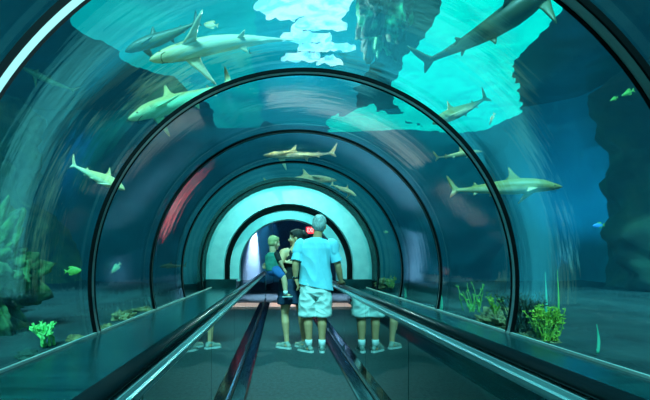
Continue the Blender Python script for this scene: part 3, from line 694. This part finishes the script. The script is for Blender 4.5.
SH((130, 120), (232, 84), 4.4, 5.2, M_sh4, 'shark with greenish head resting close along the left of the glass arch', roll=R_(35), bend=.1, fat=.85)
SH((124, 190), (80, 168), 5.6, 5.9, M_sh2, 'small cream reef shark with raised dorsal fin on the far left', roll=R_(-15), bend=-.4, fat=1.15)
SH((264, 156), (336, 155), 9.6, 9.8, M_sh2, 'slim pale shark above the middle of the far tunnel', roll=R_(25), fat=.7)
SH((336, 181), (262, 177), 12.1, 12.3, M_sh2, 'pale shark just over the top of the bright portal', roll=R_(-30), bend=.3, fat=.7)
SH((356, 196), (330, 182), 11.5, 11.9, M_sh2, 'small pale shark angled down beside the portal top', roll=R_(-30), fat=.9)
SH((434, 124), (484, 100), 6.3, 6.8, M_sh1, 'olive shark crossing the upper right edge of the second hoop below the bright cyan light', roll=R_(30), fat=.95)
SH((482, 152), (434, 157), 6.6, 6.8, M_sh2, 'thin pale shark level behind the right side of the second hoop', roll=R_(10), fat=.7)
SH((160, 267), (186, 265), 9.0, 9.2, M_sh3, 'tiny dark shark low on the left beyond the third hoop', roll=0, fat=1.1)
SH((22, 68), (76, 94), 7.0, 7.2, M_sh3, 'faint dark shark with pale tail tip against the upper left rock', roll=R_(40), fat=.8)
def fish(loc, L, yaw, pitch, m, m2, label, tall=.34, roll=0):
    e = empty('reef_fish', loc, (roll, -pitch, yaw)); e.scale = (L,) * 3; tag(e, label, 'fish')
    bm = bmesh.new(); Q = Euler((0, R_(90), 0)).to_quaternion()
    loft(bm, [(Vector((x, 0, 0)), h * tall / .34, w_, Q) for x, h, w_ in ((.5, .01, .01), (.46, .06, .03), (.36, .13, .06), (.22, .20, .075), (.05, .22, .07), (-.12, .17, .05), (-.26, .08, .03), (-.33, .045, .018))], 18); obj('body', bm, m, e)
    for nm, ol, O in (('dorsal_fin', [(.18, 0), (.05, .09), (-.15, .12), (-.25, .05), (-.2, -.03)], (0, 0, .17 * tall / .34)), ('anal_fin', [(.08, 0), (-.08, -.10), (-.24, -.07), (-.22, .02)], (0, 0, -.15 * tall / .34)), ('tail_fin', [(.02, .03), (-.17, .15), (-.12, 0), (-.17, -.15), (.02, -.03)], (-.33, 0, 0))):
        bm = bmesh.new(); fin(bm, smooth_outline(ol), .008, I3, Vector(O)); obj(nm, bm, m2, e)
    for s in (-1, 1):
        bm = bmesh.new(); fin(bm, smooth_outline([(.02, .02), (-.14, .03), (-.13, -.05), (.02, -.02)]), .005, Matrix.Rotation(R_(25) * s, 3, 'Z'), Vector((.2, s * .07, -.03))); obj('pectoral_fin', bm, m2, e)
        bm = bmesh.new(); ell(bm, (.38, s * .055, .035), (.022, .012, .022)); obj('eye', bm, M_iris, e)
    return e
M_fy = mat('yellow_green_fish', (0.12, 0.40, 0.06), (0.25, 0.55, 0.12), rough=.5, scale=8)
M_fp = mat('pale_green_fish', (0.2, 0.5, 0.3), (0.4, 0.65, 0.4), rough=.5, scale=8)
M_fb = mat('blue_fish', (0.05, 0.35, 0.9), rough=.5)
fish(P(73, 271, 4.9), .17, R_(8), R_(5), M_fy, M_fy, 'yellow-green disc-shaped fish low on the left between the first two hoops', .38)
fish(P(116, 268, 5.6), .16, R_(200), R_(-50), M_fp, M_fp, 'pale green fish nosing down just inside the second hoop on the left', .26)
fish(P(598.5, 225.5, 6.0), .15, R_(175), R_(-5), M_fb, M_fy, 'tiny blue and yellow-green fish in open water on the far right', .3)
fish(P(628, 93, 6.2), .22, R_(190), R_(-25), M_fy, M_fy, 'bright green fish beside the right edge near the first hoop', .2)
fish(P(614, 99, 6.3), .14, R_(190), R_(-25), M_fy, M_fy, 'smaller green fish trailing the bright green one at the right edge', .2)
fish(P(492, 119, 5.6), .14, R_(120), R_(-60), M_sh2, M_sh2, 'tiny cream fish pointing down outside the second hoop at right', .14)
fish(P(386, 232, 8.6), .10, R_(20), R_(0), M_fp, M_fp, 'tiny pale green fish beyond the right side of the last hoops', .34)
fish(P(211, 25, 4.9), .16, R_(170), R_(10), M_sh2, M_sh2, 'round cream fish just above the back of the long cream shark', .34)

# ---------------------------------------------------------------- rocks, corals and plants along the tank floor
M_over = mat('algae_overhang', (0.0, 0.05, 0.04), (0.10, 0.75, 0.35), rough=.8, scale=2.6, bump=.6, bscale=6, lo=.52, hi=.66, detail=8)  # bright tone paints green highlights onto the rock
def rock(name, loc, r, m, label, seed=0, sc_=(1, 1, 1), cat='rock', amp=.35, freq=2.2, sub=5, kind=None):
    bm = bmesh.new(); bmesh.ops.create_icosphere(bm, subdivisions=sub, radius=1)
    for v in bm.verts:
        d = 1 + amp * fb(v.co * freq + Vector((seed * 7.1, 0, 0)), 6); v.co = Vector((v.co.x * sc_[0], v.co.y * sc_[1], v.co.z * sc_[2])) * d * r
    o = obj(name, bm, m); o.location = loc; tag(o, label, cat, kind=kind); return o
rock('coral_rock', (-2.74, 4.25, .98), .40, M_rockcol, 'tall lumpy green coral rock rising beside the glass on the far left', 3, (1.0, 1.0, 1.5), amp=.75, freq=3.0, sub=6)
rock('coral_rock', (-3.6, 5.6, .7), .40, M_rockcol, 'lower green coral rock behind the tall one at far left', 8, (1.2, 1.0, 1.2), amp=.5, sub=6)
rock('pale_stone', P(76, 341, 3.88), .055, M_brown, 'small pale stone between the bright green coral and the second hoop', 5, (1.2, 1, .9))
rock('pale_stone', P(107, 328, 4.62), .05, M_brown, 'small pale stone just beyond the second hoop on the left', 6, (1.2, 1, .8))
rock('dark_stone', P(29, 357, 3.2), .06, M_rockR, 'small dark stone left of the bright green coral', 7, (1.3, 1, .8))
rock('reef_rock', P(123, 319, 5.35), .10, M_brown, 'brown reef rock against the left glass past the second hoop', 9, (1.2, 1.4, .8), amp=.6)
rock('reef_rock', P(142, 311, 6.3), .08, M_brown, 'low brown reef rock behind the larger one on the left', 10, (1.4, 1.8, .6), amp=.6)
rock('reef_rock', P(500, 326, 4.75), .17, M_brown, 'craggy brown reef rock at the foot of the second hoop on the right', 11, (1.3, 1.2, .8), amp=.6, sub=6)
rock('reef_rock', P(532, 341, 4.0), .11, M_brown, 'tan reef rock at the root of the green bush on the right', 12, (1.4, 1.4, .6), amp=.6)
rock('reef_rock', P(385, 284, 9.9), .14, M_brown, 'yellowish reef rock low beyond the right ledge near the portal', 13, (1.2, 1.5, .7), amp=.6)

rock('rock_overhang', P(385, 4, 6.6), .42, M_over, 'dark green algae covered rock hanging down between the bright patches overhead', 21, (.75, 1.6, 1.5), amp=.6, freq=1.6, sub=6, cat='rock')  # added rock, stands in for the green reflections overhead
M_gc = mat('bright_green_coral', (0.15, 0.75, 0.15), (0.40, 0.95, 0.30), rough=.7, scale=20, bump=.4, bscale=40)
M_leaf = mat('yellow_green_leaf', (0.05, 0.20, 0.01), (0.40, 0.55, 0.05), rough=.6, scale=14)
M_dleaf = mat('dark_weed', (0.004, 0.015, 0.01), (0.015, 0.04, 0.02), rough=.7, scale=14)
M_blade = mat('pale_blade', (0.05, 0.40, 0.25), (0.12, 0.55, 0.36), rough=.5, scale=10)
def coral(loc, h, m, label, seed):
    rnd = random.Random(seed); bm = bmesh.new()
    def br(p, d, L, r, lv):
        q = p + d * L; capsule(bm, p, q, r, r * .75, 8, 3)
        if lv:
            for k in range(rnd.choice((2, 3))): br(q, (d + Vector((rnd.uniform(-.8, .8), rnd.uniform(-.8, .8), rnd.uniform(-.1, .5)))).normalized(), L * rnd.uniform(.65, .9), r * .82, lv - 1)
        else:
            for k in range(3): capsule(bm, q, q + Vector((rnd.uniform(-1, 1), rnd.uniform(-1, 1), rnd.uniform(0, 1.3))) * r * 1.6, r * .6, r * .35, 6, 2)
    for k in range(6): br(Vector((rnd.uniform(-.2, .2) * h, rnd.uniform(-.2, .2) * h, 0)), Vector((rnd.uniform(-.5, .5), rnd.uniform(-.5, .5), 1)).normalized(), h * .26, h * .06, 3)
    o = obj('branching_coral', bm, m); o.location = loc; tag(o, label, 'coral')
coral((-1.74, 3.62, ZS), .22, M_gc, 'bright green branching coral standing at the left glass', 4)
coral(P(127, 319, 5.38), .12, M_brown, 'small brown branching coral on the left reef rock', 8)
def bush(name, loc, h, wd, m, label, seed, stems=26, leaves=9, lf=.022):
    rnd = random.Random(seed); e = empty(name, loc); tag(e, label, 'water plant')
    bs = bmesh.new(); bl = bmesh.new()
    for k in range(stems):
        p = Vector((rnd.uniform(-.35, .35) * wd, rnd.uniform(-.35, .35) * wd, 0)); d = Vector((rnd.uniform(-.45, .45), rnd.uniform(-.45, .45), 1)); H = h * rnd.uniform(.55, 1); n = 5; pts = [p]
        for j in range(n): pts.append(pts[-1] + d * H / n + Vector((rnd.uniform(-1, 1), rnd.uniform(-1, 1), 0)) * h * .03)
        tube(bs, pts, [.006 * h / .3] * 3 + [.004 * h / .3] * 3, 5)
        for j in range(leaves):
            i = rnd.randint(1, n); q = pts[i]; u = Vector((rnd.uniform(-1, 1), rnd.uniform(-1, 1), rnd.uniform(-.1, .9))).normalized(); s_ = u.orthogonal().normalized(); nn = u.cross(s_) * .0015; L = lf * rnd.uniform(.8, 1.6)
            a = [q, q + u * L * .5 + s_ * L * .3, q + u * L, q + u * L * .5 - s_ * L * .3]
            t = [bl.verts.new(v + nn) for v in a]; b_ = [bl.verts.new(v - nn) for v in a]
            bl.faces.new(t); bl.faces.new(b_)
            for z in range(4): bl.faces.new((t[z], t[(z + 1) % 4], b_[(z + 1) % 4], b_[z]))
    obj('stems', bs, m, e); l = obj('foliage', bl, m, e, False)
bush('leafy_water_plant', (2.15, 3.86, ZS), .27, .17, M_leaf, 'bushy yellow-green water plant at the foot of the right glass', 3, 70, 20, .017)
bush('dark_water_weed', (2.17, 4.30, ZS), .34, .30, M_dleaf, 'tall dark weed standing between the green bush and the second hoop', 5, 60, 12, .025)
bush('leafy_water_plant', (2.08, 4.62, ZS + .12), .22, .07, M_leaf, 'narrow yellow-green sprig growing on the brown rock by the right hoop', 7, 8, 12)
bush('leafy_water_plant', P(471, 311, 5.3), .30, .36, M_fy, 'spreading thin green weed low behind the second hoop at right', 9, 12, 3, .03)
bush('leafy_water_plant', P(390, 287, 9.4), .22, .2, M_leaf, 'small yellowish weed by the ledge near the far right hoops', 10, 12, 6)
def blade(x, y, h, label, m=M_blade, wd=.012):
    bm = bmesh.new(); n = 10
    L = [Vector((.008 * math.sin(k * .4), 0, h * k / n)) for k in range(n + 1)]
    loft(bm, [(p, wd * math.sin(PI * min(.98, .35 + .65 * k / n)), wd * .35) for k, p in enumerate(L)], 10)
    o = obj('seagrass_blade', bm, m); o.location = (x, y, ZS); tag(o, label, 'seagrass')
blade(2.17, 3.28, .20, 'single pale green seagrass blade alone by the glass at far right')
blade(2.58, 4.66, .52, 'tall bright seagrass blade rising behind the dark weed', M_blade, .012)
blade(2.75, 4.75, .54, 'second tall seagrass blade to the right of the bright one', M_fy, .011)
blade(1.98, 5.9, .26, 'short pale seagrass blade at the third hoop on the right', M_blade, .018)
blade(1.98, 7.6, .22, 'short bright seagrass blade low by the far right ledge', M_blade, .018)
